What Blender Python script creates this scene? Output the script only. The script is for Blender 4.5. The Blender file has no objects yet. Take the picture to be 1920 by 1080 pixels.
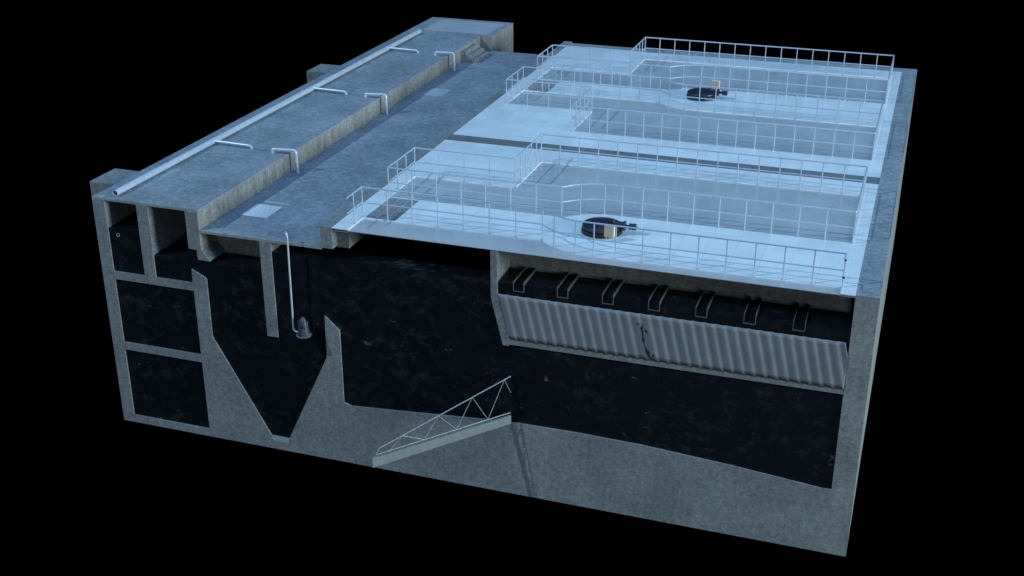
import bpy, bmesh, math, random
from mathutils import Vector, Matrix
random.seed(7)
S = bpy.context.scene
C = S.collection
ZD = 8.418          # deck level
ZL = 7.72           # sunken walkway level

# ------------------------------------------------------------------ materials
def mat(name):
    m = bpy.data.materials.new(name); m.use_nodes = True
    nt = m.node_tree; b = nt.nodes['Principled BSDF']
    return m, nt, b
def N(nt, t, **k):
    n = nt.nodes.new(t)
    for a, v in k.items():
        if hasattr(n, a): setattr(n, a, v)
        else: n.inputs[a.replace('_', ' ')].default_value = v
    return n
def ramp(nt, fac, stops):
    r = nt.nodes.new('ShaderNodeValToRGB'); e = r.color_ramp.elements
    while len(e) < len(stops): e.new(.5)
    for i, (p, c) in enumerate(stops):
        e[i].position = p; e[i].color = (c[0], c[1], c[2], 1)
    nt.links.new(fac, r.inputs['Fac']); return r.outputs['Color']
def mix(nt, fac, a, b, mode='MIX'):
    m = nt.nodes.new('ShaderNodeMix'); m.data_type = 'RGBA'; m.blend_type = mode
    L = nt.links.new
    for s, v in ((m.inputs[0], fac), (m.inputs[6], a), (m.inputs[7], b)):
        if isinstance(v, (int, float)): s.default_value = v
        elif isinstance(v, tuple): s.default_value = (*v, 1)
        else: L(v, s)
    return m.outputs[2]
def coords(nt, scale=(1, 1, 1)):
    tc = nt.nodes.new('ShaderNodeTexCoord'); mp = nt.nodes.new('ShaderNodeMapping')
    mp.inputs['Scale'].default_value = scale
    nt.links.new(tc.outputs['Object'], mp.inputs['Vector']); return mp.outputs['Vector']
def noise(nt, vec, scale, detail=4, rough=.55, dist=0):
    n = N(nt, 'ShaderNodeTexNoise'); n.inputs['Scale'].default_value = scale
    n.inputs['Detail'].default_value = detail; n.inputs['Roughness'].default_value = rough
    n.inputs['Distortion'].default_value = dist
    nt.links.new(vec, n.inputs['Vector']); return n.outputs['Fac']
G = lambda v: (v, v, v)

def concrete(name, base=(.262, .265, .255), contrast=1.0, streak=0.0, grain=1.0, bump=.25):
    m, nt, b = mat(name); v = coords(nt); L = nt.links.new
    big = noise(nt, v, .55, 4, .6)
    mid = noise(nt, v, 5.5, 6, .68)
    fin = noise(nt, coords(nt, (.55, .55, 1)), 17, 4, .75)
    pits = noise(nt, v, 15, 2, .5)
    c = ramp(nt, big, [(.30, tuple(x*(1-.22*contrast) for x in base)), (.68, tuple(x*(1+.14*contrast) for x in base))])
    c = mix(nt, .85, c, ramp(nt, mid, [(.34, G(1-.34*contrast)), (.66, G(1+.18*contrast))]), 'MULTIPLY')
    c = mix(nt, .8*grain, c, ramp(nt, fin, [(.34, G(.60)), (.64, G(1.24))]), 'MULTIPLY')
    c = mix(nt, .75, c, ramp(nt, pits, [(.24, G(.42)), (.33, G(1.0))]), 'MULTIPLY')
    if streak > 0:
        sv = coords(nt, (3.4, 3.4, .22))
        sn = noise(nt, sv, 2.2, 6, .75, .4)
        c = mix(nt, streak, c, ramp(nt, sn, [(.36, (.50, .50, .47)), (.60, (1.08, 1.08, 1.05))]), 'MULTIPLY')
    L(c, b.inputs['Base Color']); b.inputs['Roughness'].default_value = .82
    b.inputs['Specular IOR Level'].default_value = .25
    bp = N(nt, 'ShaderNodeBump'); bp.inputs['Strength'].default_value = bump; bp.inputs['Distance'].default_value = .02
    L(mid, bp.inputs['Height']); L(bp.outputs[0], b.inputs['Normal'])
    return m
M_SEC = concrete('section_concrete', (.226, .236, .241), 1.0, .2, .85)
M_SEC2 = concrete('cast_concrete', (.258, .262, .255), 1.0, .2, .85)
M_TOP = concrete('trowelled_concrete', (.285, .299, .310), 1.0, .0, .6, .14)
M_SPINE = concrete('dark_strip_concrete', (.185, .187, .192), .8, 0, .7)
M_LOW = concrete('sunken_deck_concrete', (.303, .307, .317), 1.0, 0, .7, .14)
M_WALL = concrete('weathered_concrete', (.34, .325, .305), .9, .75, .8)

def simple(name, col, rough=.5, metal=0, spec=.5, noise_amt=.0, nscale=8, tint=None):
    m, nt, b = mat(name)
    if noise_amt:
        n = noise(nt, coords(nt), nscale, 5, .6)
        c = ramp(nt, n, [(.3, tuple(x*(1-noise_amt) for x in col)), (.7, tuple(min(1, x*(1+noise_amt)) for x in col))])
        nt.links.new(c, b.inputs['Base Color'])
    else: b.inputs['Base Color'].default_value = (*col, 1)
    b.inputs['Roughness'].default_value = rough; b.inputs['Metallic'].default_value = metal
    b.inputs['Specular IOR Level'].default_value = spec
    return m
M_RAIL = simple('galvanised_rail', (.52, .56, .64), .30, .3, .6, .06, 3)
M_PIPE = simple('galvanised_pipe', (.58, .62, .68), .32, .2, .6, .10, 5)
M_TRIM = simple('pale_trim', (.80, .82, .84), .4, 0, .5, .05)
M_DARK = simple('recess_shade', (.012, .014, .018), .8, 0, .2)
M_NAVY = simple('navy_paint', (.018, .020, .034), .36, .1, .5, .15, 6)
M_RUST = simple('dark_red_ring', (.020, .011, .009), .5, 0, .4, .2, 9)
M_CAB = simple('tan_cabinet', (.47, .325, .21), .5, 0, .4, .05)
M_CABD = simple('pale_cabinet_side', (.72, .70, .62), .5, 0, .4)
M_PUMP = simple('blue_grey_casing', (.045, .052, .08), .5, .3, .5, .5, 16)
M_PUMPL = simple('bright_flange', (.18, .20, .27), .3, .4, .6, .2, 20)
M_STEEL = simple('pale_steel', (.27, .295, .30), .45, .1, .5, .08, 4)
M_BLADE = simple('weathered_blade', (.195, .212, .208), .6, 0, .3, .1, 5)
M_TROUGH = simple('trough_steel', (.085, .088, .088), .55, .1, .4, .12, 6)
M_BLACK = simple('black_clamp', (.006, .006, .008), .5)

def tiles():
    m, nt, b = mat('white_deck_tiles'); L = nt.links.new
    v = coords(nt, (1, 1, 1))
    br = N(nt, 'ShaderNodeTexBrick'); br.offset = 0; br.squash = 1
    for k, x in (('Scale', 1.0), ('Mortar Size', .012), ('Mortar Smooth', .8), ('Bias', 0), ('Brick Width', .83), ('Row Height', .83)):
        br.inputs[k].default_value = x
    br.inputs['Color1'].default_value = (.79, .80, .795, 1); br.inputs['Color2'].default_value = (.88, .89, .885, 1)
    br.inputs['Mortar'].default_value = (.68, .69, .69, 1)
    L(v, br.inputs['Vector'])
    c = mix(nt, .8, br.outputs['Color'], ramp(nt, noise(nt, v, .9, 6, .65), [(.3, G(.90)), (.7, G(1.07))]), 'MULTIPLY')
    c = mix(nt, .6, c, ramp(nt, noise(nt, coords(nt, (2, 9, 2)), 3, 6, .7), [(.3, G(.93)), (.7, G(1.05))]), 'MULTIPLY')
    L(c, b.inputs['Base Color'])
    b.inputs['Roughness'].default_value = .22; b.inputs['Specular IOR Level'].default_value = .55
    return m
M_TILE = tiles()

def mesh_cover(name, base, sx=14, sy=90):
    m, nt, b = mat(name); L = nt.links.new
    v = coords(nt, (sx, sy, 1)); n1 = noise(nt, v, .6, 4, .7)
    n2 = noise(nt, coords(nt), .7, 4, .55); n3 = noise(nt, coords(nt, (1, 1, 1)), 60, 2, .6)
    c = ramp(nt, n1, [(.3, tuple(x*.78 for x in base)), (.7, tuple(x*1.18 for x in base))])
    c = mix(nt, .8, c, ramp(nt, n2, [(.3, G(.88)), (.7, G(1.1))]), 'MULTIPLY')
    c = mix(nt, .7, c, ramp(nt, n3, [(.3, G(.85)), (.7, G(1.12))]), 'MULTIPLY')
    L(c, b.inputs['Base Color']); b.inputs['Roughness'].default_value = .24
    b.inputs['Specular IOR Level'].default_value = .6
    return m
M_COVER = mesh_cover('fine_mesh_cover', (.49, .49, .495))
M_HATCH = mesh_cover('pale_hatch_mesh', (.74, .74, .74), 60, 20)
M_BLOCKC = mesh_cover('roof_cover_mesh', (.50, .52, .53), 30, 30)
M_FAINT = mesh_cover('worn_hatch_mesh', (.50, .51, .53), 18, 30)

M_FAINT2 = mesh_cover('faint_hatch_mesh', (.325, .34, .35), 3, 26)
def water():
    m, nt, b = mat('murky_dark_water'); L = nt.links.new
    v = coords(nt, (1, 1, 1.25))
    cl = noise(nt, v, 2.1, 9, .74, .5); patch = noise(nt, v, .42, 3, .5)
    base = (.0042, .0060, .0092)
    c = ramp(nt, cl, [(.50, base), (.68, (.023, .025, .026)), (.84, (.052, .047, .036))])
    c = mix(nt, ramp(nt, patch, [(.36, G(0)), (.58, G(1))]), base, c)
    # brown specks: reflections painted into the water colour
    sp = noise(nt, v, 3.0, 4, .6, .9); rare = noise(nt, v, .9, 2, .5)
    f1 = ramp(nt, sp, [(.645, G(0)), (.76, G(1))]); f2 = ramp(nt, rare, [(.52, G(0)), (.60, G(1))])
    mm = N(nt, 'ShaderNodeMath', operation='MULTIPLY')
    L(f1, mm.inputs[0]); L(f2, mm.inputs[1])
    c = mix(nt, mm.outputs[0], c, (.17, .13, .075))
    L(c, b.inputs['Base Color']); b.inputs['Roughness'].default_value = .42
    b.inputs['Specular IOR Level'].default_value = .2
    bp = N(nt, 'ShaderNodeBump'); bp.inputs['Strength'].default_value = .12; bp.inputs['Distance'].default_value = .05
    L(noise(nt, v, 2.2, 4, .6), bp.inputs['Height']); L(bp.outputs[0], b.inputs['Normal'])
    return m
M_WATER = water()

def lamella():
    m, nt, b = mat('grey_lamella_sheet'); L = nt.links.new
    v = coords(nt)
    c = ramp(nt, noise(nt, v, 1.6, 5, .6), [(.3, (.168, .175, .192)), (.7, (.226, .226, .240))])
    c = mix(nt, .6, c, ramp(nt, noise(nt, v, 30, 3, .6), [(.3, G(.85)), (.7, G(1.1))]), 'MULTIPLY')
    L(c, b.inputs['Base Color']); b.inputs['Roughness'].default_value = .6
    return m
M_LAM = lamella()
M_STAIN = simple('dark_rust_stain', (.030, .026, .026), .8, 0, .1, .5, 12)

# ------------------------------------------------------------------ helpers
def tag(o, label=None, cat=None, group=None, kind=None):
    if label: o['label'] = label
    if cat: o['category'] = cat
    if group: o['group'] = group
    if kind: o['kind'] = kind
    return o
def link(name, me, m, parent=None, smooth=False):
    o = bpy.data.objects.new(name, me); C.objects.link(o)
    if m: me.materials.append(m)
    if parent:
        o.parent = parent
        o.matrix_parent_inverse = parent.matrix_basis.inverted()
    if smooth:
        for p in me.polygons: p.use_smooth = True
    return o
def empty(name, loc=(0, 0, 0), label=None, cat=None, group=None):
    o = bpy.data.objects.new(name, None); C.objects.link(o); o.location = loc
    o.empty_display_size = .2
    return tag(o, label, cat, group)
class MB:
    def __init__(s): s.bm = bmesh.new()
    def box(s, x0, x1, y0, y1, z0, z1):
        r = bmesh.ops.create_cube(s.bm, size=1)
        for v in r['verts']:
            v.co = Vector((x0 + (v.co.x+.5)*(x1-x0), y0 + (v.co.y+.5)*(y1-y0), z0 + (v.co.z+.5)*(z1-z0)))
        return s
    def prism(s, pts, y0, y1):
        """polygon in XZ extruded along Y"""
        a = [s.bm.verts.new((x, y0, z)) for x, z in pts]; b = [s.bm.verts.new((x, y1, z)) for x, z in pts]
        n = len(pts); s.bm.faces.new(a); s.bm.faces.new(list(reversed(b)))
        for i in range(n): s.bm.faces.new((a[i], b[i], b[(i+1) % n], a[(i+1) % n]))
        return s
    def tube(s, pts, r, seg=12, caps=True, radii=None):
        pts = [Vector(p) for p in pts]; rings = []
        t0 = (pts[1]-pts[0]).normalized()
        up = Vector((0, 0, 1)) if abs(t0.z) < .9 else Vector((1, 0, 0))
        nrm = t0.cross(up).normalized(); prev = t0
        for i, p in enumerate(pts):
            if i == 0: t = t0
            elif i == len(pts)-1: t = (pts[i]-pts[i-1]).normalized()
            else: t = ((pts[i]-pts[i-1]).normalized() + (pts[i+1]-pts[i]).normalized()).normalized()
            q = prev.rotation_difference(t); nrm = (q @ nrm).normalized(); prev = t
            bn = t.cross(nrm); rr = radii[i] if radii else r
            if i and i < len(pts)-1:
                c = max(.5, (pts[i]-pts[i-1]).normalized().dot(t)); rr2 = rr
            rings.append([s.bm.verts.new(p + (nrm*math.cos(a) + bn*math.sin(a))*rr) for a in [2*math.pi*k/seg for k in range(seg)]])
        for a, b in zip(rings, rings[1:]):
            for k in range(seg): s.bm.faces.new((a[k], a[(k+1) % seg], b[(k+1) % seg], b[k]))
        if caps: s.bm.faces.new(list(reversed(rings[0]))); s.bm.faces.new(rings[-1])
        return s
    def lathe(s, prof, cx, cy, seg=40):
        rings = []
        for r, z in prof:
            rings.append([s.bm.verts.new((cx+r*math.cos(2*math.pi*k/seg), cy+r*math.sin(2*math.pi*k/seg), z)) for k in range(seg)])
        for a, b in zip(rings, rings[1:]):
            for k in range(seg): s.bm.faces.new((a[k], a[(k+1) % seg], b[(k+1) % seg], b[k]))
        s.bm.faces.new(list(reversed(rings[0]))); s.bm.faces.new(rings[-1]); return s
    def build(s, name, m, parent=None, smooth=False, bevel=0, angle=40):
        bmesh.ops.recalc_face_normals(s.bm, faces=s.bm.faces)
        if bevel: bmesh.ops.bevel(s.bm, geom=s.bm.edges[:], offset=bevel, segments=2, affect='EDGES', profile=.6)
        if smooth:
            for f in s.bm.faces: f.smooth = True
            for e in s.bm.edges:
                if len(e.link_faces) == 2 and e.calc_face_angle(0) > math.radians(angle): e.smooth = False
        me = bpy.data.meshes.new(name); s.bm.to_mesh(me); s.bm.free()
        return link(name, me, m, parent)
def round_path(pts, r, n=6):
    """polyline with rounded corners"""
    pts = [Vector(p) for p in pts]; out = [pts[0]]
    for a, b, c in zip(pts, pts[1:], pts[2:]):
        d1 = (a-b); d2 = (c-b); k = min(r, d1.length*.49, d2.length*.49)
        p1 = b + d1.normalized()*k; p2 = b + d2.normalized()*k
        for i in range(n+1):
            t = i/n; out.append(p1*(1-t)**2 + b*2*t*(1-t) + p2*t*t)
    out.append(pts[-1]); return out
def plate(name, loops, ztop, thick, m, parent=None):
    """flat plate from 2D outline + holes"""
    cu = bpy.data.curves.new(name, 'CURVE'); cu.dimensions = '2D'; cu.fill_mode = 'BOTH'; cu.extrude = thick/2
    for lp in loops:
        sp = cu.splines.new('POLY'); sp.points.add(len(lp)-1); sp.use_cyclic_u = True
        for i, (x, y) in enumerate(lp): sp.points[i].co = (x, y, 0, 1)
    tmp = bpy.data.objects.new(name, cu); C.objects.link(tmp)
    dg = bpy.context.evaluated_depsgraph_get(); dg.update()
    me = bpy.data.meshes.new_from_object(tmp.evaluated_get(dg))
    bpy.data.objects.remove(tmp); bpy.data.curves.remove(cu)
    me.name = name; me.materials.clear()
    me.transform(Matrix.Translation((0, 0, ztop-thick/2)))
    for p in me.polygons: p.use_smooth = False
    return link(name, me, m, parent)

# ------------------------------------------------------------------ concrete basin (cut open along y = 0)
YB, YW = 26.28, 26.55
basin = empty('concrete_basin', (0, 0, 0), 'large cut-open grey concrete tank block that carries all decks, chambers and pipes', 'water tank')
def part(name, m, fn, parent=basin, **k):
    b = MB(); fn(b); return b.build(name, m, parent, **k)
part('outer_wall', M_SEC, lambda b: b.prism([(0, 0), (.45, 0), (.45, 8.34), (0, 8.34)], 0, YB))
part('floor_slab', M_SEC, lambda b: b.prism([(.45, 0), (3.5, 0), (3.5, .29), (.45, .29)], 0, YB))
part('floor_slab', M_SEC, lambda b: b.prism([(.45, 2.885), (3.5, 2.885), (3.5, 3.17), (.45, 3.17)], 0, YB))
part('floor_slab', M_SEC, lambda b: b.prism([(.45, 5.535), (3.5, 5.535), (3.5, 5.82), (.45, 5.82)], 0, YB))
part('dividing_wall', M_SEC, lambda b: b.prism([(1.67, 5.82), (2.09, 5.82), (2.09, 8.34), (1.67, 8.34)], 0, YB))
mass = [(3.5, 0), (3.5, 6.31), (3.985, 6.07), (4.02, 5.98), (4.01, 3.92), (5.92, .5), (6.6, .5), (8.23, 3.86), (8.25, 5.34), (8.74, 4.90),
        (8.74, 2.29), (8.99, 2.19), (11.4, 2.37), (13.74, 2.56), (14.7, 2.62), (16.6, 2.64), (18.65, 2.60), (21.4, 2.43), (24.10, 2.19), (24.36, 2.21), (24.36, 0)]
part('hopper_floor', M_SEC, lambda b: b.prism(mass, 0, YB))
part('sump_plate', simple('pale_sump', (.30, .32, .36), .7, 0, .3, .3, 14), lambda b: b.prism([(5.92, .498), (6.6, .498), (6.56, .31), (5.97, .33)], -.006, .05))
part('gallery_wall', M_WALL, lambda b: b.prism([(3.49, 7.03), (3.95, 7.03), (3.95, 8.34), (3.49, 8.34)], 0, YB))
part('wall_foot', M_SEC, lambda b: b.prism([(3.78, 7.03), (3.95, 7.03), (4.23, 6.67), (3.79, 6.69)], 0, YB))
part('gallery_roof', M_TOP, lambda b: b.prism([(0, 8.34), (3.956, 8.34), (3.956, ZD), (0, ZD)], 0, YB))
# re-face: the section plane of the gallery wall shows plain cut concrete
part('wall_section', M_SEC, lambda b: b.prism([(3.49, 7.035), (3.948, 7.035), (3.948, 8.338), (3.49, 8.338)], -.003, .001))
part('sunken_deck', M_LOW, lambda b: b.prism([(3.951, 7.64), (8.29, 7.64), (8.29, ZL), (3.951, ZL)], 0, YB))
part('baffle_wall', M_SEC, lambda b: b.prism([(6.11, 4.30), (6.50, 4.30), (6.50, 7.64), (6.11, 7.64)], 0, YB))
part('cross_wall', M_SEC2, lambda b: b.box(3.96, 6.11, 1.0, 1.3, 3.0, 7.639))
part('edge_beam', M_SEC2, lambda b: b.prism([(8.291, 7.705), (8.69, 7.705), (8.69, 8.416), (8.291, 8.416)], 0, YW))
part('inner_beam', M_SEC2, lambda b: b.box(8.691, 9.10, .32, 25.58, 7.655, 8.30))
part('right_wall', M_SEC2, lambda b: b.prism([(24.36, 0), (25, 0), (25, 8.416), (24.36, 8.416)], 0, YB))
part('wall_cap', M_TOP, lambda b: b.box(24.361, 25, 0.002, YB, 8.4165, 8.4185))
part('spine_wall', M_SPINE, lambda b: b.box(8.691, 24.359, 9.54, 10.28, 2.0, 8.412))
part('back_wall', M_TOP, lambda b: b.box(8.691, 24.359, 25.58, YB, 0.05, 8.412))
part('partition_wall', M_SEC, lambda b: b.prism([(13.87, 8.35), (14.08, 8.35), (14.09, 6.95), (14.47, 5.55), (14.45, 5.29), (14.26, 5.28), (13.88, 6.82)], 0, 4.2))
part('trough_wall', M_SEC2, lambda b: b.box(14.06, 24.359, 1.2, 1.42, 5.0, 8.34))
part('support_ledge', M_SEC, lambda b: b.prism([(14.47, 5.545), (24.359, 5.545), (24.359, 5.365), (14.452, 5.335)], .002, 1.2))
blk = part('end_block', M_WALL, lambda b: b.box(0, 4.55, YB+.002, 29.74, 0, 8.414))
part('block_roof', M_TOP, lambda b: b.box(0, 4.55, YB+.002, 29.74, 8.4145, ZD+.001))
for y0, y1 in ((1.27, 2.71), (17.11, 18.55)):
    part('buttress', M_SEC2, lambda b: b.box(-1.0, -.001, y0, y1, 0, 8.414))
def steps(b):
    for x0, x1, z in ((3.957, 4.24, 8.24), (4.24, 4.53, 8.07), (4.53, 4.82, 7.90)):
        b.box(x0, x1-.001, 23.58, 25.3, ZL-.01, z)
part('step', M_WALL, lambda b: b.box(3.957, 4.239, 23.58, 25.3, ZL-.01, 8.24))
part('step', M_WALL, lambda b: b.box(4.24, 4.529, 23.62, 25.3, ZL-.01, 8.07))
part('step', M_WALL, lambda b: b.box(4.53, 4.82, 23.66, 25.3, ZL-.01, 7.90))

# ------------------------------------------------------------------ water bodies
def wtr(x0, x1, y0, y1, z0, z1):
    o = MB().box(x0, x1, y0, y1, z0, z1).build('water', M_WATER); o['kind'] = 'structure'
wtr(.40, 1.9, .05, 26, 5.6, 7.36)
wtr(1.9, 3.70, .05, 26, 5.6, 6.60)
wtr(.40, 3.6, .05, 26, 3.0, 5.54)
wtr(.40, 3.6, .05, 26, .2, 2.886)
wtr(3.70, 6.3, .052, 26, .3, 6.60)
wtr(6.3, 8.5, .05, 26, .3, 7.30)
wtr(8.5, 24.4, .055, 9.6, 1.5, 7.33)

# ------------------------------------------------------------------ deck units
ARC = [(15.15, 1.02), (15.38, 1.26), (15.62, 1.44), (15.95, 1.60), (16.34, 1.69), (16.9, 1.71)]
def hole(Yc, s, ymin=None):
    """loop of an opening: s=+1 far side, -1 near side"""
    pts = [(9.25, 1.02), (9.25, 3.2), (12.88, 3.2), (12.88, 6.08), (23.95, 6.08), (23.95, 1.71)] + list(reversed(ARC))
    return [(x, Yc+s*y) for x, y in pts]
def unit(Yc, y0, y1, cut, where):
    lo = []
    if cut:
        arc = [(x, Yc-y) for x, y in ARC]
        outer = [(8.692, 0), (9.25, 0), (9.25, Yc-1.02)] + arc + [(23.95, Yc-1.71), (23.95, 0), (24.359, 0), (24.359, y1), (8.692, y1)]
        lo = [outer, hole(Yc, 1)]
    else:
        lo = [[(8.692, y0), (24.359, y0), (24.359, y1), (8.692, y1)], hole(Yc, 1), hole(Yc, -1)]
    lo.append([(9.27, Yc-.98), (10.32, Yc-.98), (10.32, Yc+.98), (9.27, Yc+.98)])
    dk = plate('deck_plating', lo, ZD, .030, M_TILE)
    tag(dk, where, 'deck', 'white tiled decks over the tank')
    # edge flanges facing the openings
    def fl(x0, ya, yb, first=False):
        MB().box(x0+.001, x0+.0145, ya, yb, ZD-.06, ZD+.003).build('edge_flange', M_TRIM, dk)
    for s in (1, -1):
        if cut and s < 0: fl(9.236, 0, Yc-1.02); continue
        a, b = sorted((Yc+s*1.02, Yc+s*3.2)); fl(9.236, a, b)
        a, b = sorted((Yc+s*3.2, Yc+s*6.08)); fl(12.866, a, b)
    MB().box(9.25, 10.32, Yc-1.022, Yc-1.0, ZD-.032, ZD+.006).build('edge_flange', M_TRIM, dk)
    if cut:
        MB().box(8.694, 9.235, .012, 9.5, ZD-.075, ZD-.0305).build('hollow_shade', M_DARK, dk)  # near-black filler stands in for the shade inside the hollow channel
        MB().box(8.694, 9.25, .0, 9.5, ZD-.098, ZD-.078).build('channel_flange', M_SEC2, dk)
        MB().box(23.94, 24.358, .012, 9.5, ZD-.055, ZD-.0305).build('hollow_shade', M_DARK, dk)
        MB().box(23.94, 24.358, .0, 9.5, ZD-.078, ZD-.057).build('channel_flange', M_SEC2, dk)
    return dk
Y1c, Y2c = 2.13, 18.2
unit(Y1c, 0, 9.538, True, 'pale white tiled deck of the nearer cut-open basin, in front of the dark concrete strip')
unit(Y2c, 10.282, 25.578, False, 'pale white tiled deck of the farther basin, behind the dark concrete strip')

def cover(Yc, s, label, clip=False):
    zc = ZD-.033
    if clip:
        loop = [(9.252, .0), (23.948, .0), (23.948, Yc-1.66)] + [(x, Yc-y+.06) for x, y in reversed(ARC)] + [(9.252, Yc-.97)]
        o = plate('mesh_cover', [loop], zc, .02, M_COVER)
    else:
        g = .05
        pts = [(9.252, 1.02-g), (9.252, 3.2+g), (12.882, 3.2+g), (12.882, 6.08+g), (23.95+g, 6.08+g), (23.95+g, 1.71-g)] + [(x, y-g) for x, y in reversed(ARC)]
        o = plate('mesh_cover', [[(x, Yc+s*y) for x, y in pts]], zc, .02, M_COVER)
    return tag(o, label, 'cover', 'grey mesh covers inside the railings')
cover(Y1c, 1, 'L-shaped grey mesh cover behind the walkway of the nearer basin')
cover(Y1c, -1, 'long narrow grey mesh cover cut off along the front edge of the nearer deck', True)
cover(Y2c, 1, 'L-shaped grey mesh cover at the far back, behind the farther walkway')
cover(Y2c, -1, 'L-shaped grey mesh cover in front of the farther walkway with its drive')

def grating(Yc, label, cat='grating'):
    t = empty('floor_grating', (9.3, Yc, ZD-.03), label, cat, 'dark slotted gratings at the walkway ends')
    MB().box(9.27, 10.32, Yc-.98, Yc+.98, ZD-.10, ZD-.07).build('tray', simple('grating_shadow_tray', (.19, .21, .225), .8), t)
    b = MB(); n = 22
    for i in range(n):
        y = Yc-.96+1.92*i/(n-1); b.box(9.275, 10.315, y-.012, y+.012, ZD-.055, ZD-.012)
    for x in (9.29, 9.63, 9.97, 10.30): b.box(x-.01, x+.01, Yc-.975, Yc+.975, ZD-.058, ZD-.016)
    b.build('bearing_bars', simple('weathered_grating', (.36, .375, .395), .6, .1, .4, .25), t)
grating(Y1c, 'dark slotted floor grating at the left end of the nearer walkway')
grating(Y2c, 'dark slotted floor grating at the left end of the farther walkway')

# ------------------------------------------------------------------ guard rails
POSTX = [15.62, 16.34, 16.9, 17.55, 18.35, 19.15, 19.95, 20.75, 21.55, 22.35, 23.15]
def interp(x):
    for (xa, ya), (xb, yb) in zip(ARC, ARC[1:]):
        if xa <= x <= xb: return ya+(yb-ya)*(x-xa)/(xb-xa)
    return 1.71
def rail(Yc, s, label, clip=False):
    t = empty('guard_rail', (9.25, Yc+s*1.02, ZD), label, 'railing', 'galvanised guard rails round the covered openings')
    inner = [(9.23, 1.0)] + [(15.13, 1.0)] + [(x, y-.02) for x, y in ARC[1:]] + [(23.97, 1.69)]
    posts = [(9.23+.843*i, 1.0) for i in range(8)] + [(x, interp(x)-.02) for x in POSTX] + [(23.97, 1.69)]
    if clip:
        e = Yc-.03      # cut plane y = .03
        path = [(9.23, e)] + inner + [(23.97, e)]
        posts += [(9.23, Yc-.52)]
        closed = False
    else:
        path = inner + [(23.97, 6.1), (12.86, 6.1), (12.86, 3.22), (9.23, 3.22)]
        posts += [(9.23, 1.0+2.22*k/3) for k in (1, 2, 3)] + [(9.23+3.63*k/4, 3.22) for k in (1, 2, 3, 4)]
        posts += [(12.86, 3.22+2.88*k/5) for k in (1, 2, 3, 4, 5)]
        posts += [(12.86+11.11*k/16, 6.1) for k in range(1, 17)] + [(23.97, 1.69+4.41*k/6) for k in range(1, 6)]
        closed = True
    W = lambda p, z: Vector((p[0], Yc+s*p[1], z))
    for nm, h, r in (('top_rail', 1.0, .026), ('mid_rail', .5, .022)):
        pl = [W(p, ZD+h) for p in path]
        b = MB()
        if closed:
            pl.append(pl[0]); 
        b.tube(round_path(pl, .03, 3), r, 8); b.build(nm, M_RAIL, t, smooth=True)
    for p in posts:
        b = MB(); b.tube([W(p, ZD-.02), W(p, ZD+.985)], .021, 8)
        b.lathe([(.045, ZD), (.045, ZD+.012), (.024, ZD+.014)], p[0], Yc+s*p[1], 10)
        b.build('post', M_RAIL, t, smooth=True)
    return t
rA = rail(Y1c, 1, 'guard rail round the stepped opening behind the nearer walkway and drive')
rB = rail(Y1c, -1, 'guard rail along the front edge of the nearer walkway, cut off at both ends', True)
rC = rail(Y2c, 1, 'guard rail at the far back standing out against the black background')
rD = rail(Y2c, -1, 'guard rail round the opening in front of the farther walkway and drive')
for z in (ZD+.81, ZD+.29):
    MB().lathe([(.012, z-.03), (.036, z-.02), (.036, z+.02), (.012, z+.03)], 23.97, Y1c-1.69, 12).build('clamp', M_BLACK, rB, smooth=True)

# ------------------------------------------------------------------ drives and cabinets
def drive(cx, cy, label):
    t = empty('mixer_drive', (cx, cy, ZD), label, 'drive unit', 'dark round drives on the walkways')
    z = ZD
    MB().lathe([(.640, z+.001), (.640, z+.018), (.62, z+.02)], cx, cy, 56).build('base_plate', M_STEEL, t, smooth=True)
    MB().lathe([(.62, z+.02), (.62, z+.14), (.58, z+.15)], cx, cy, 56).build('base_ring', M_RUST, t, smooth=True)
    MB().lathe([(.585, z+.15), (.60, z+.16), (.60, z+.24), (.585, z+.262), (.52, z+.285), (.30, z+.31), (.1, z+.315)], cx, cy, 56).build('drum', M_NAVY, t, smooth=True, angle=60)
    b = MB(); b.box(cx+.18, cx+.44, cy-.15, cy+.15, z+.27, z+.35); b.build('gear_plate', M_NAVY, t, bevel=.01)
    hb = MB(); hb.lathe([(.085, z+.34), (.085, z+.40), (.075, z+.42), (.03, z+.43)], cx+.33, cy, 20); hb.build('gear_cap', M_NAVY, t, smooth=True)
    def cyl(x0, x1, r, zc=z+.28, name=None, m=M_NAVY):
        q = MB(); q.tube([(x0, cy, zc), (x1, cy, zc)], r, 24); return q.build(name, m, t, smooth=True)
    cyl(cx+.38, cx+.68, .125, name='gearbox'); cyl(cx+.68, cx+.73, .155, name='gearbox_flange')
    cyl(cx+.73, cx+.86, .045, name='drive_shaft')
    cyl(cx+.85, cx+.92, .10, name='motor'); cyl(cx+.92, cx+.95, .075, name='motor'); cyl(cx+.95, cx+1.06, .105, name='motor')
    cyl(cx+1.06, cx+1.13, .02, name='shaft_end', m=M_STEEL)
    bb = MB()
    for k in range(24):
        a = 2*math.pi*k/24; bb.lathe([(.014, z+.26), (.014, z+.272)], cx+.555*math.cos(a), cy+.555*math.sin(a), 6)
    bb.build('bolts', M_NAVY, t)
drive(16.65, 2.33, 'dark blue round drive with sideways motor on the nearer walkway')
drive(16.65, 18.42, 'dark blue round drive with sideways motor on the farther walkway')
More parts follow.
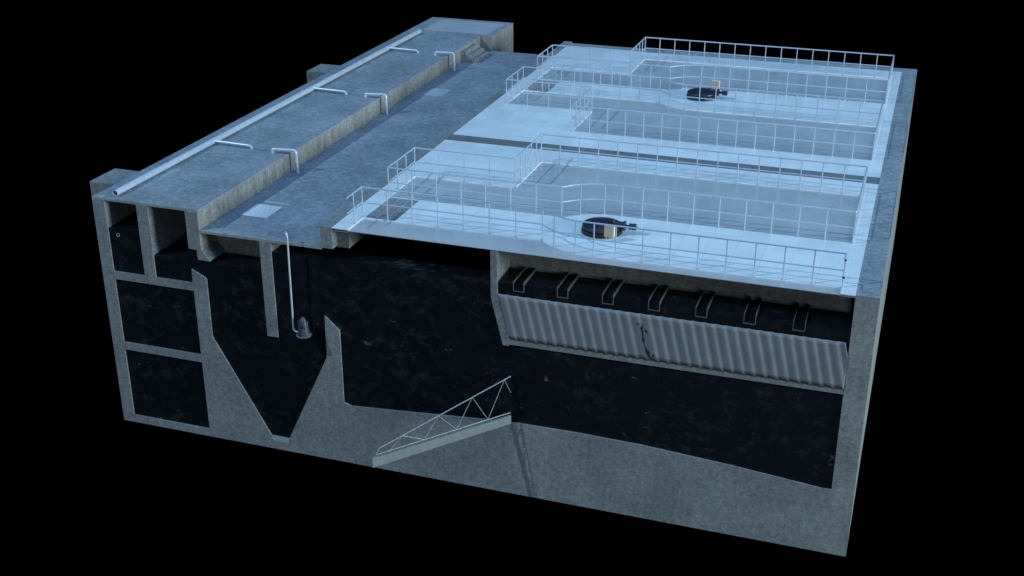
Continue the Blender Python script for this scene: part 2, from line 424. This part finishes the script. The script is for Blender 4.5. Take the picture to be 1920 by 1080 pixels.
def cabinet(x, y, zlo, w, h, label):
    t = empty('control_cabinet', (x, y, ZD), label, 'control box', 'small tan control cabinets')
    b = MB(); b.box(x-w/2, x+w/2, y-.07, y+.07, ZD+zlo, ZD+zlo+h); b.build('housing', M_CABD, t, bevel=.008)
    MB().box(x-w/2+.006, x+w/2-.012, y-.082, y-.0705, ZD+zlo+.006, ZD+zlo+h-.006).build('door', M_CAB, t, bevel=.003)
    for dx in (-w*.32, 0, w*.32):
        q = MB(); q.tube([(x+dx, y, ZD), (x+dx, y, ZD+zlo+.01)], .011, 8); q.build('leg', M_RAIL, t)
cabinet(17.07, 1.62, .16, .30, .37, 'tan control cabinet standing in front of the nearer round drive')
cabinet(17.06, 19.45, .14, .30, .36, 'tan control cabinet standing behind the farther round drive')

# ------------------------------------------------------------------ gallery pipes
hdr = empty('header_pipe', (.76, .25, ZD), 'long pale pipe lying along the left edge of the gallery roof', 'pipe')
ax = lambda y: .74+.13*(y-.25)/25.6
b = MB(); b.tube([(ax(.25), .25, ZD+.115), (ax(25.84), 25.84, ZD+.115)], .108, 28, caps=False)
b.tube([(ax(.25), .25, ZD+.115), (ax(25.84), 25.84, ZD+.115)], .094, 28, caps=False)
bm = b.bm; vs = list(bm.verts); n = 28
for base in (0, 28):
    for k in range(28):
        bm.faces.new((vs[base+k], vs[base+(k+1) % 28], vs[56+base+(k+1) % 28], vs[56+base+k]))
b.build('pipe_run', M_PIPE, hdr, smooth=True)
for y in (.9, 8.6, 17.2, 25.2):
    MB().box(ax(y)-.15, ax(y)+.15, y-.06, y+.06, ZD, ZD+.012).build('saddle', M_STEEL, hdr)
for y in (6.22, 14.12, 21.92):
    q = MB(); q.tube(round_path([(.80, y+.04, ZD+.13), (2.38, y-.05, ZD+.13), (2.46, y-.05, ZD-.01)], .12, 7), .050, 14)
    q.build('branch_pipe', M_PIPE, hdr, smooth=True)
for y, lab in ((6.08, 'nearest short bent pipe stepping down from the gallery roof'), (14.02, 'middle short bent pipe stepping down from the gallery roof'),
               (21.82, 'farthest short bent pipe stepping down, beside the concrete steps')):
    q = MB(); q.tube(round_path([(3.36, y-.06, ZD-.01), (3.36, y-.06, ZD+.15), (4.245, y+.08, ZD+.15), (4.245, y+.08, ZL-.01)], .15, 8), .055, 16)
    o = q.build('bent_pipe', M_PIPE, smooth=True); tag(o, lab, 'pipe', 'bent pipes from the gallery roof to the sunken deck')

# hatches
def hatch(x0, x1, y0, y1, z, m, label):
    t = empty('hatch_cover', (x0, y0, z), label, 'hatch', 'flush mesh hatches in the concrete tops')
    MB().box(x0, x1, y0, y1, z-.02, z+.006).build('mesh_panel', m, t)
    return t
h = hatch(4.49, 5.45, 1.69, 2.80, ZL, M_HATCH, 'bright pale mesh hatch in the sunken deck nearest the cut')
MB().box(4.62, 5.58, 3.02, 3.14, ZL-.02, ZL+.006).build('hatch_strip', M_FAINT, h)
h = hatch(4.46, 5.38, 17.5, 18.64, ZL, M_FAINT, 'pale mesh hatch farther along the sunken deck')
hatch(.98, 1.5, 2.45, 3.25, ZD, M_FAINT2, 'faint slotted hatch in the gallery roof beside the open pipe end')
hatch(1.02, 1.5, 17.9, 18.8, ZD, M_FAINT2, 'faint slotted hatch halfway along the gallery roof')
hatch(.66, 4.16, 26.72, 29.34, ZD+.002, M_BLOCKC, 'large pale blue mesh cover on the end block behind the steps')

# ------------------------------------------------------------------ pump with riser pipe
P = (7.63, -.3)
t = empty('submersible_pump', (P[0], P[1], 4.70), 'blue grey conical pump with a tall pale riser pipe over the hopper', 'pump')
MB().lathe([(.235, 4.70), (.25, 4.705), (.25, 4.722), (.235, 4.73)], *P, 32).build('base_ring', M_PUMPL, t, smooth=True)
MB().lathe([(.205, 4.729), (.20, 4.80), (.175, 4.90), (.160, 5.05), (.150, 5.14), (.125, 5.20)], *P, 28).build('casing', M_PUMP, t, smooth=True)
MB().lathe([(.105, 5.19), (.10, 5.25), (.06, 5.31), (.05, 5.34)], *P, 24).build('motor_cap', M_PUMP, t, smooth=True)
q = MB(); q.box(P[0]-.03, P[0]+.03, P[1]-.11, P[1]-.06, 5.22, 5.33); q.build('lifting_lug', M_PUMPL, t, bevel=.008)
q = MB(); q.box(P[0]+.03, P[0]+.07, P[1]-.175, P[1]-.14, 5.02, 5.11); q.build('cable_gland', M_BLACK, t, bevel=.005)
for s in (-1, 1):
    q = MB(); q.tube(round_path([(P[0]+s*.11, P[1], 5.22), (P[0]+s*.17, P[1]-.02, 5.22), (P[0]+s*.165, P[1]-.03, 5.06)], .04, 5), .010, 8); q.build('handle', M_PUMPL, t)
q = MB(); q.lathe([(.045, 4.73), (.045, 4.79), (.02, 4.81)], P[0]+.20, P[1]-.03, 12); q.build('outlet', M_PUMPL, t, smooth=True)
q = MB(); q.tube(round_path([(7.13, -.1, 8.02), (7.14, -.12, 8.13), (7.30, -.3, 8.14), (7.30, -.3, 7.8), (7.265, -.3, 4.80), (7.52, -.3, 4.77)], .12, 8), .028, 14)
q.build('riser_pipe', M_PIPE, t, smooth=True)

# ------------------------------------------------------------------ scraper arm
u = Vector((-.689, -.725, 0)); nrm = Vector((-u.y, u.x, 0)); O = Vector((14.51, -.002, 0))
def AP(s, z, off=0): return O + u*s + nrm*off + Vector((0, 0, z))
t = empty('scraper_arm', (14.51, 0, 2.6), 'pale lattice scraper arm sticking out of the tank floor towards the viewer', 'scraper arm')
bm = bmesh.new()
v = [bm.verts.new(AP(s, z, o_)) for s, za, zb in ((0, 2.59, 2.885), (4.64, 2.34, 2.665)) for z in (za, zb) for o_ in (-.03, .03)]
for f in ((0, 1, 3, 2), (4, 6, 7, 5), (0, 4, 5, 1), (2, 3, 7, 6), (0, 2, 6, 4), (1, 5, 7, 3)): bm.faces.new([v[i] for i in f])
q = MB(); q.bm.free(); q.bm = bm; q.build('scraper_blade', M_BLADE, t)
top = lambda s: 4.25 - (4.25-2.93)*s/4.40
bot = lambda s: 2.975 - .240*s/4.51
for nm, pts in (('top_chord', [(0, 4.25), (4.40, 2.93)]), ('bottom_chord', [(0, bot(0)), (4.51, bot(4.51))]), ('end_strut', [(4.40, 2.93), (4.51, bot(4.51))])):
    q = MB(); q.tube([AP(s, z) for s, z in pts], .017 if nm != 'end_strut' else .014, 8); q.build(nm, M_STEEL, t, smooth=True)
zs = [4.07, 3.65, 2.94, 2.46, 1.86, 1.32, .79, .22]
zig = [(s, bot(s) if i % 2 == 0 else top(s)) for i, s in enumerate(zs)] + [(0, 3.68)]
for a, c in zip(zig, zig[1:]):
    q = MB(); q.tube([AP(*a), AP(*c)], .011, 6); q.build('brace', M_STEEL, t, smooth=True)

# pale reflection on the water, imitated by flat light flakes behind the cut
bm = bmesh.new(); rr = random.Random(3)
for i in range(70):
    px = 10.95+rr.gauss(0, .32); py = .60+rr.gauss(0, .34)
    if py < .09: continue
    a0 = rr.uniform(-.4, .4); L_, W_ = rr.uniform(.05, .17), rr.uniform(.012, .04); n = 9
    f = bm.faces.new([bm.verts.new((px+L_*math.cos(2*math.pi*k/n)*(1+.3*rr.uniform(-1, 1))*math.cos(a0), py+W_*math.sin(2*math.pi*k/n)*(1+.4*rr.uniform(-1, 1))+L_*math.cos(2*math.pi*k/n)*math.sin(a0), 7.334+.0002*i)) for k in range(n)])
q = MB(); q.bm.free(); q.bm = bm; o = q.build('reflection_patch', simple('painted_reflection', (.040, .046, .056), .6, 0, .3, .4, 9)); o['kind'] = 'stuff'
tag(o, 'faint pale reflection on the dark water under the deck, made of flat flakes', 'reflection_patch')

# ------------------------------------------------------------------ overflow troughs
TX = [14.58, 15.94, 17.31, 18.68, 20.05, 21.42, 22.79]
TL = ['trough nearest the inclined partition wall, first from the left', 'second trough from the partition wall', 'third trough from the partition wall',
      'middle one of the seven overflow troughs', 'third overflow trough from the right wall', 'second overflow trough from the right wall', 'overflow trough nearest the right wall']
for x, lab in zip(TX, TL):
    tr = empty('overflow_trough', (x, 0, 7.12), lab, 'trough', 'steel overflow troughs across the water')
    w = .34; g = .018
    MB().box(x, x+g, 0.0, 1.199, 7.12, 7.44).build('side_plate', M_TROUGH, tr)
    MB().box(x+w-g, x+w, 0.0, 1.199, 7.12, 7.44).build('side_plate', M_TROUGH, tr)
    MB().box(x+g, x+w-g, 0.001, 1.199, 7.12, 7.145).build('bottom_plate', M_TROUGH, tr)
    MB().box(x+g, x+w-g, .03, 1.1985, 7.146, 7.24).build('inner_water', M_WATER, tr)
# ------------------------------------------------------------------ corrugated lamella sheets
PITCH = .312
def lam(s0, s1, label):
    bm = bmesh.new(); n = int((s1-s0)/PITCH*12); rows = 10; cols = []
    for i in range(n+1):
        s = s0+(s1-s0)*i/n; ph = (s/PITCH) % 1
        y = -.027*math.sin(.5*math.pi*ph/.58) if ph < .58 else -.027*(.5+.5*math.cos(math.pi*(ph-.58)/.42))
        xt, xb = 14.12+s, 14.47+s
        zt = 6.99; zb = 5.545
        tmax = 1.0 if xb <= 24.352 else max(0, (24.352-xt)/(xb-xt))
        col = []
        for r in range(rows+1):
            k = tmax*r/rows; col.append(bm.verts.new((xt+(xb-xt)*k, y-.012, zt+(zb-zt)*k)))
        cols.append(col)
    for a, c in zip(cols, cols[1:]):
        for r in range(rows): bm.faces.new((a[r], a[r+1], c[r+1], c[r]))
    q = MB(); q.bm.free(); q.bm = bm
    bmesh.ops.recalc_face_normals(bm, faces=bm.faces)
    for f in bm.faces: f.smooth = True
    me = bpy.data.meshes.new('corrugated_sheet'); bm.to_mesh(me); bm.free()
    o = link('corrugated_sheet', me, M_LAM)
    sm = o.modifiers.new('s', 'SOLIDIFY'); sm.thickness = .008; sm.offset = 0
    return tag(o, label, 'corrugated sheet', 'corrugated settling sheets under the troughs')
sp = PITCH*14
l1 = lam(0, sp-.004, 'grey corrugated sheet left of the stained seam, under the troughs')
l2 = lam(sp+.004, 10.13, 'grey corrugated sheet between the stained seam and the right wall')
path = [(.02, 6.70, .006), (.03, 6.62, .022), (.02, 6.52, .050), (.05, 6.40, .022), (.07, 6.28, .030), (.09, 6.18, .048), (.11, 6.06, .020),
        (.16, 5.94, .030), (.20, 5.84, .052), (.23, 5.74, .045), (.28, 5.65, .025), (.31, 5.58, .006)]
bm = bmesh.new(); L_, R_ = [], []; rr = random.Random(11); fine = []
for (xa, za, wa), (xb, zb_, wb) in zip(path, path[1:]):
    for k in range(5): f = k/5; fine.append((xa+(xb-xa)*f, za+(zb_-za)*f, wa+(wb-wa)*f))
for x_, z_, w_ in fine:
    X = 14.15+sp+x_; L_.append(bm.verts.new((X-w_*rr.uniform(.6, 1.3), -.049, z_))); R_.append(bm.verts.new((X+w_*rr.uniform(.5, 1.25), -.049, z_)))
for i in range(len(fine)-1): bm.faces.new((L_[i], L_[i+1], R_[i+1], R_[i]))
g = bmesh.ops.extrude_face_region(bm, geom=bm.faces[:])
for vv in [e for e in g['geom'] if isinstance(e, bmesh.types.BMVert)]: vv.co.y = -.042
q = MB(); q.bm.free(); q.bm = bm; q.build('rust_stain', M_STAIN, l1)
for (dx, z, rx, rz, a) in ((.15, 6.47, .018, .06, -.2), (.40, 5.70, .018, .06, -.1), (-.10, 6.66, .014, .05, .2)):
    bm = bmesh.new(); cx = 14.13+sp+.02+dx; vs = []
    for k in range(18):
        an = 2*math.pi*k/18; rr = 1+.3*random.uniform(-1, 1); px, pz = rx*1.9*math.cos(an)*rr, rz*math.sin(an)*rr
        vs.append(bm.verts.new((cx+px*math.cos(a)+pz*math.sin(a), -.050, z-px*math.sin(a)+pz*math.cos(a))))
    f = bm.faces.new(vs); r = bmesh.ops.extrude_face_region(bm, geom=[f])
    for vv in [e for e in r['geom'] if isinstance(e, bmesh.types.BMVert)]: vv.co.y = -.043
    q = MB(); q.bm.free(); q.bm = bm; q.build('rust_stain', M_STAIN, l1)

# ring-shaped reflection on the first chamber's cut face, imitated by a small torus
q = MB(); pts = [(.80+.055*math.cos(a), .035, 7.15+.055*math.sin(a)) for a in [2*math.pi*k/24 for k in range(25)]]
q.tube(pts, .009, 8, caps=False); o = q.build('ring_reflection', M_STEEL, smooth=True)
tag(o, 'small grey ring-shaped reflection on the dark water of the upper left chamber', 'ring')

# ------------------------------------------------------------------ lights
def lamp(name, typ, loc, target, energy, col, **k):
    l = bpy.data.lights.new(name, typ); l.energy = energy; l.color = col
    for a, v_ in k.items(): setattr(l, a, v_)
    o = bpy.data.objects.new(name, l); C.objects.link(o); o.location = loc
    o.rotation_euler = (Vector(target)-Vector(loc)).to_track_quat('-Z', 'Y').to_euler(); return o
CEN = (12.5, 12, 6)
lamp('key_lamp', 'SPOT', (-141, -118, 170), CEN, 1.47e6, (.565, .803, 1.0), spot_size=math.radians(16), spot_blend=.4, shadow_soft_size=1.4)
lamp('overhead_lamp', 'AREA', (26, 6, 90), (14, 12, 8), 85000, (.176, .497, 1.0), shape='SQUARE', size=150)
lamp('side_lamp', 'AREA', (150, -18, 29), (6, 8, 7), 215000, (.708, .934, 1.0), shape='SQUARE', size=32)
lamp('front_lamp', 'AREA', (45, -140, 2), (14, 0, 6), 19500, (.741, .877, 1.0), shape='SQUARE', size=20)

w = bpy.data.worlds.new('World'); S.world = w; w.use_nodes = True
bg = w.node_tree.nodes['Background']; bg.inputs['Color'].default_value = (0, 0, 0, 1); bg.inputs['Strength'].default_value = 0

# ------------------------------------------------------------------ camera
cam = bpy.data.cameras.new('Camera'); co = bpy.data.objects.new('Camera', cam); C.objects.link(co)
co.location = (25.337834, -31.869248, 22.286486); co.rotation_euler = (1.1499466, -.000328, .3264966)
cam.sensor_width = 36; cam.lens = 2324.127/1920*36; cam.clip_end = 1000
S.camera = co
S.view_settings.view_transform = 'Standard'; S.view_settings.look = 'None'; S.view_settings.gamma = 1
S.view_settings.use_curve_mapping = False; S.view_settings.exposure = 0
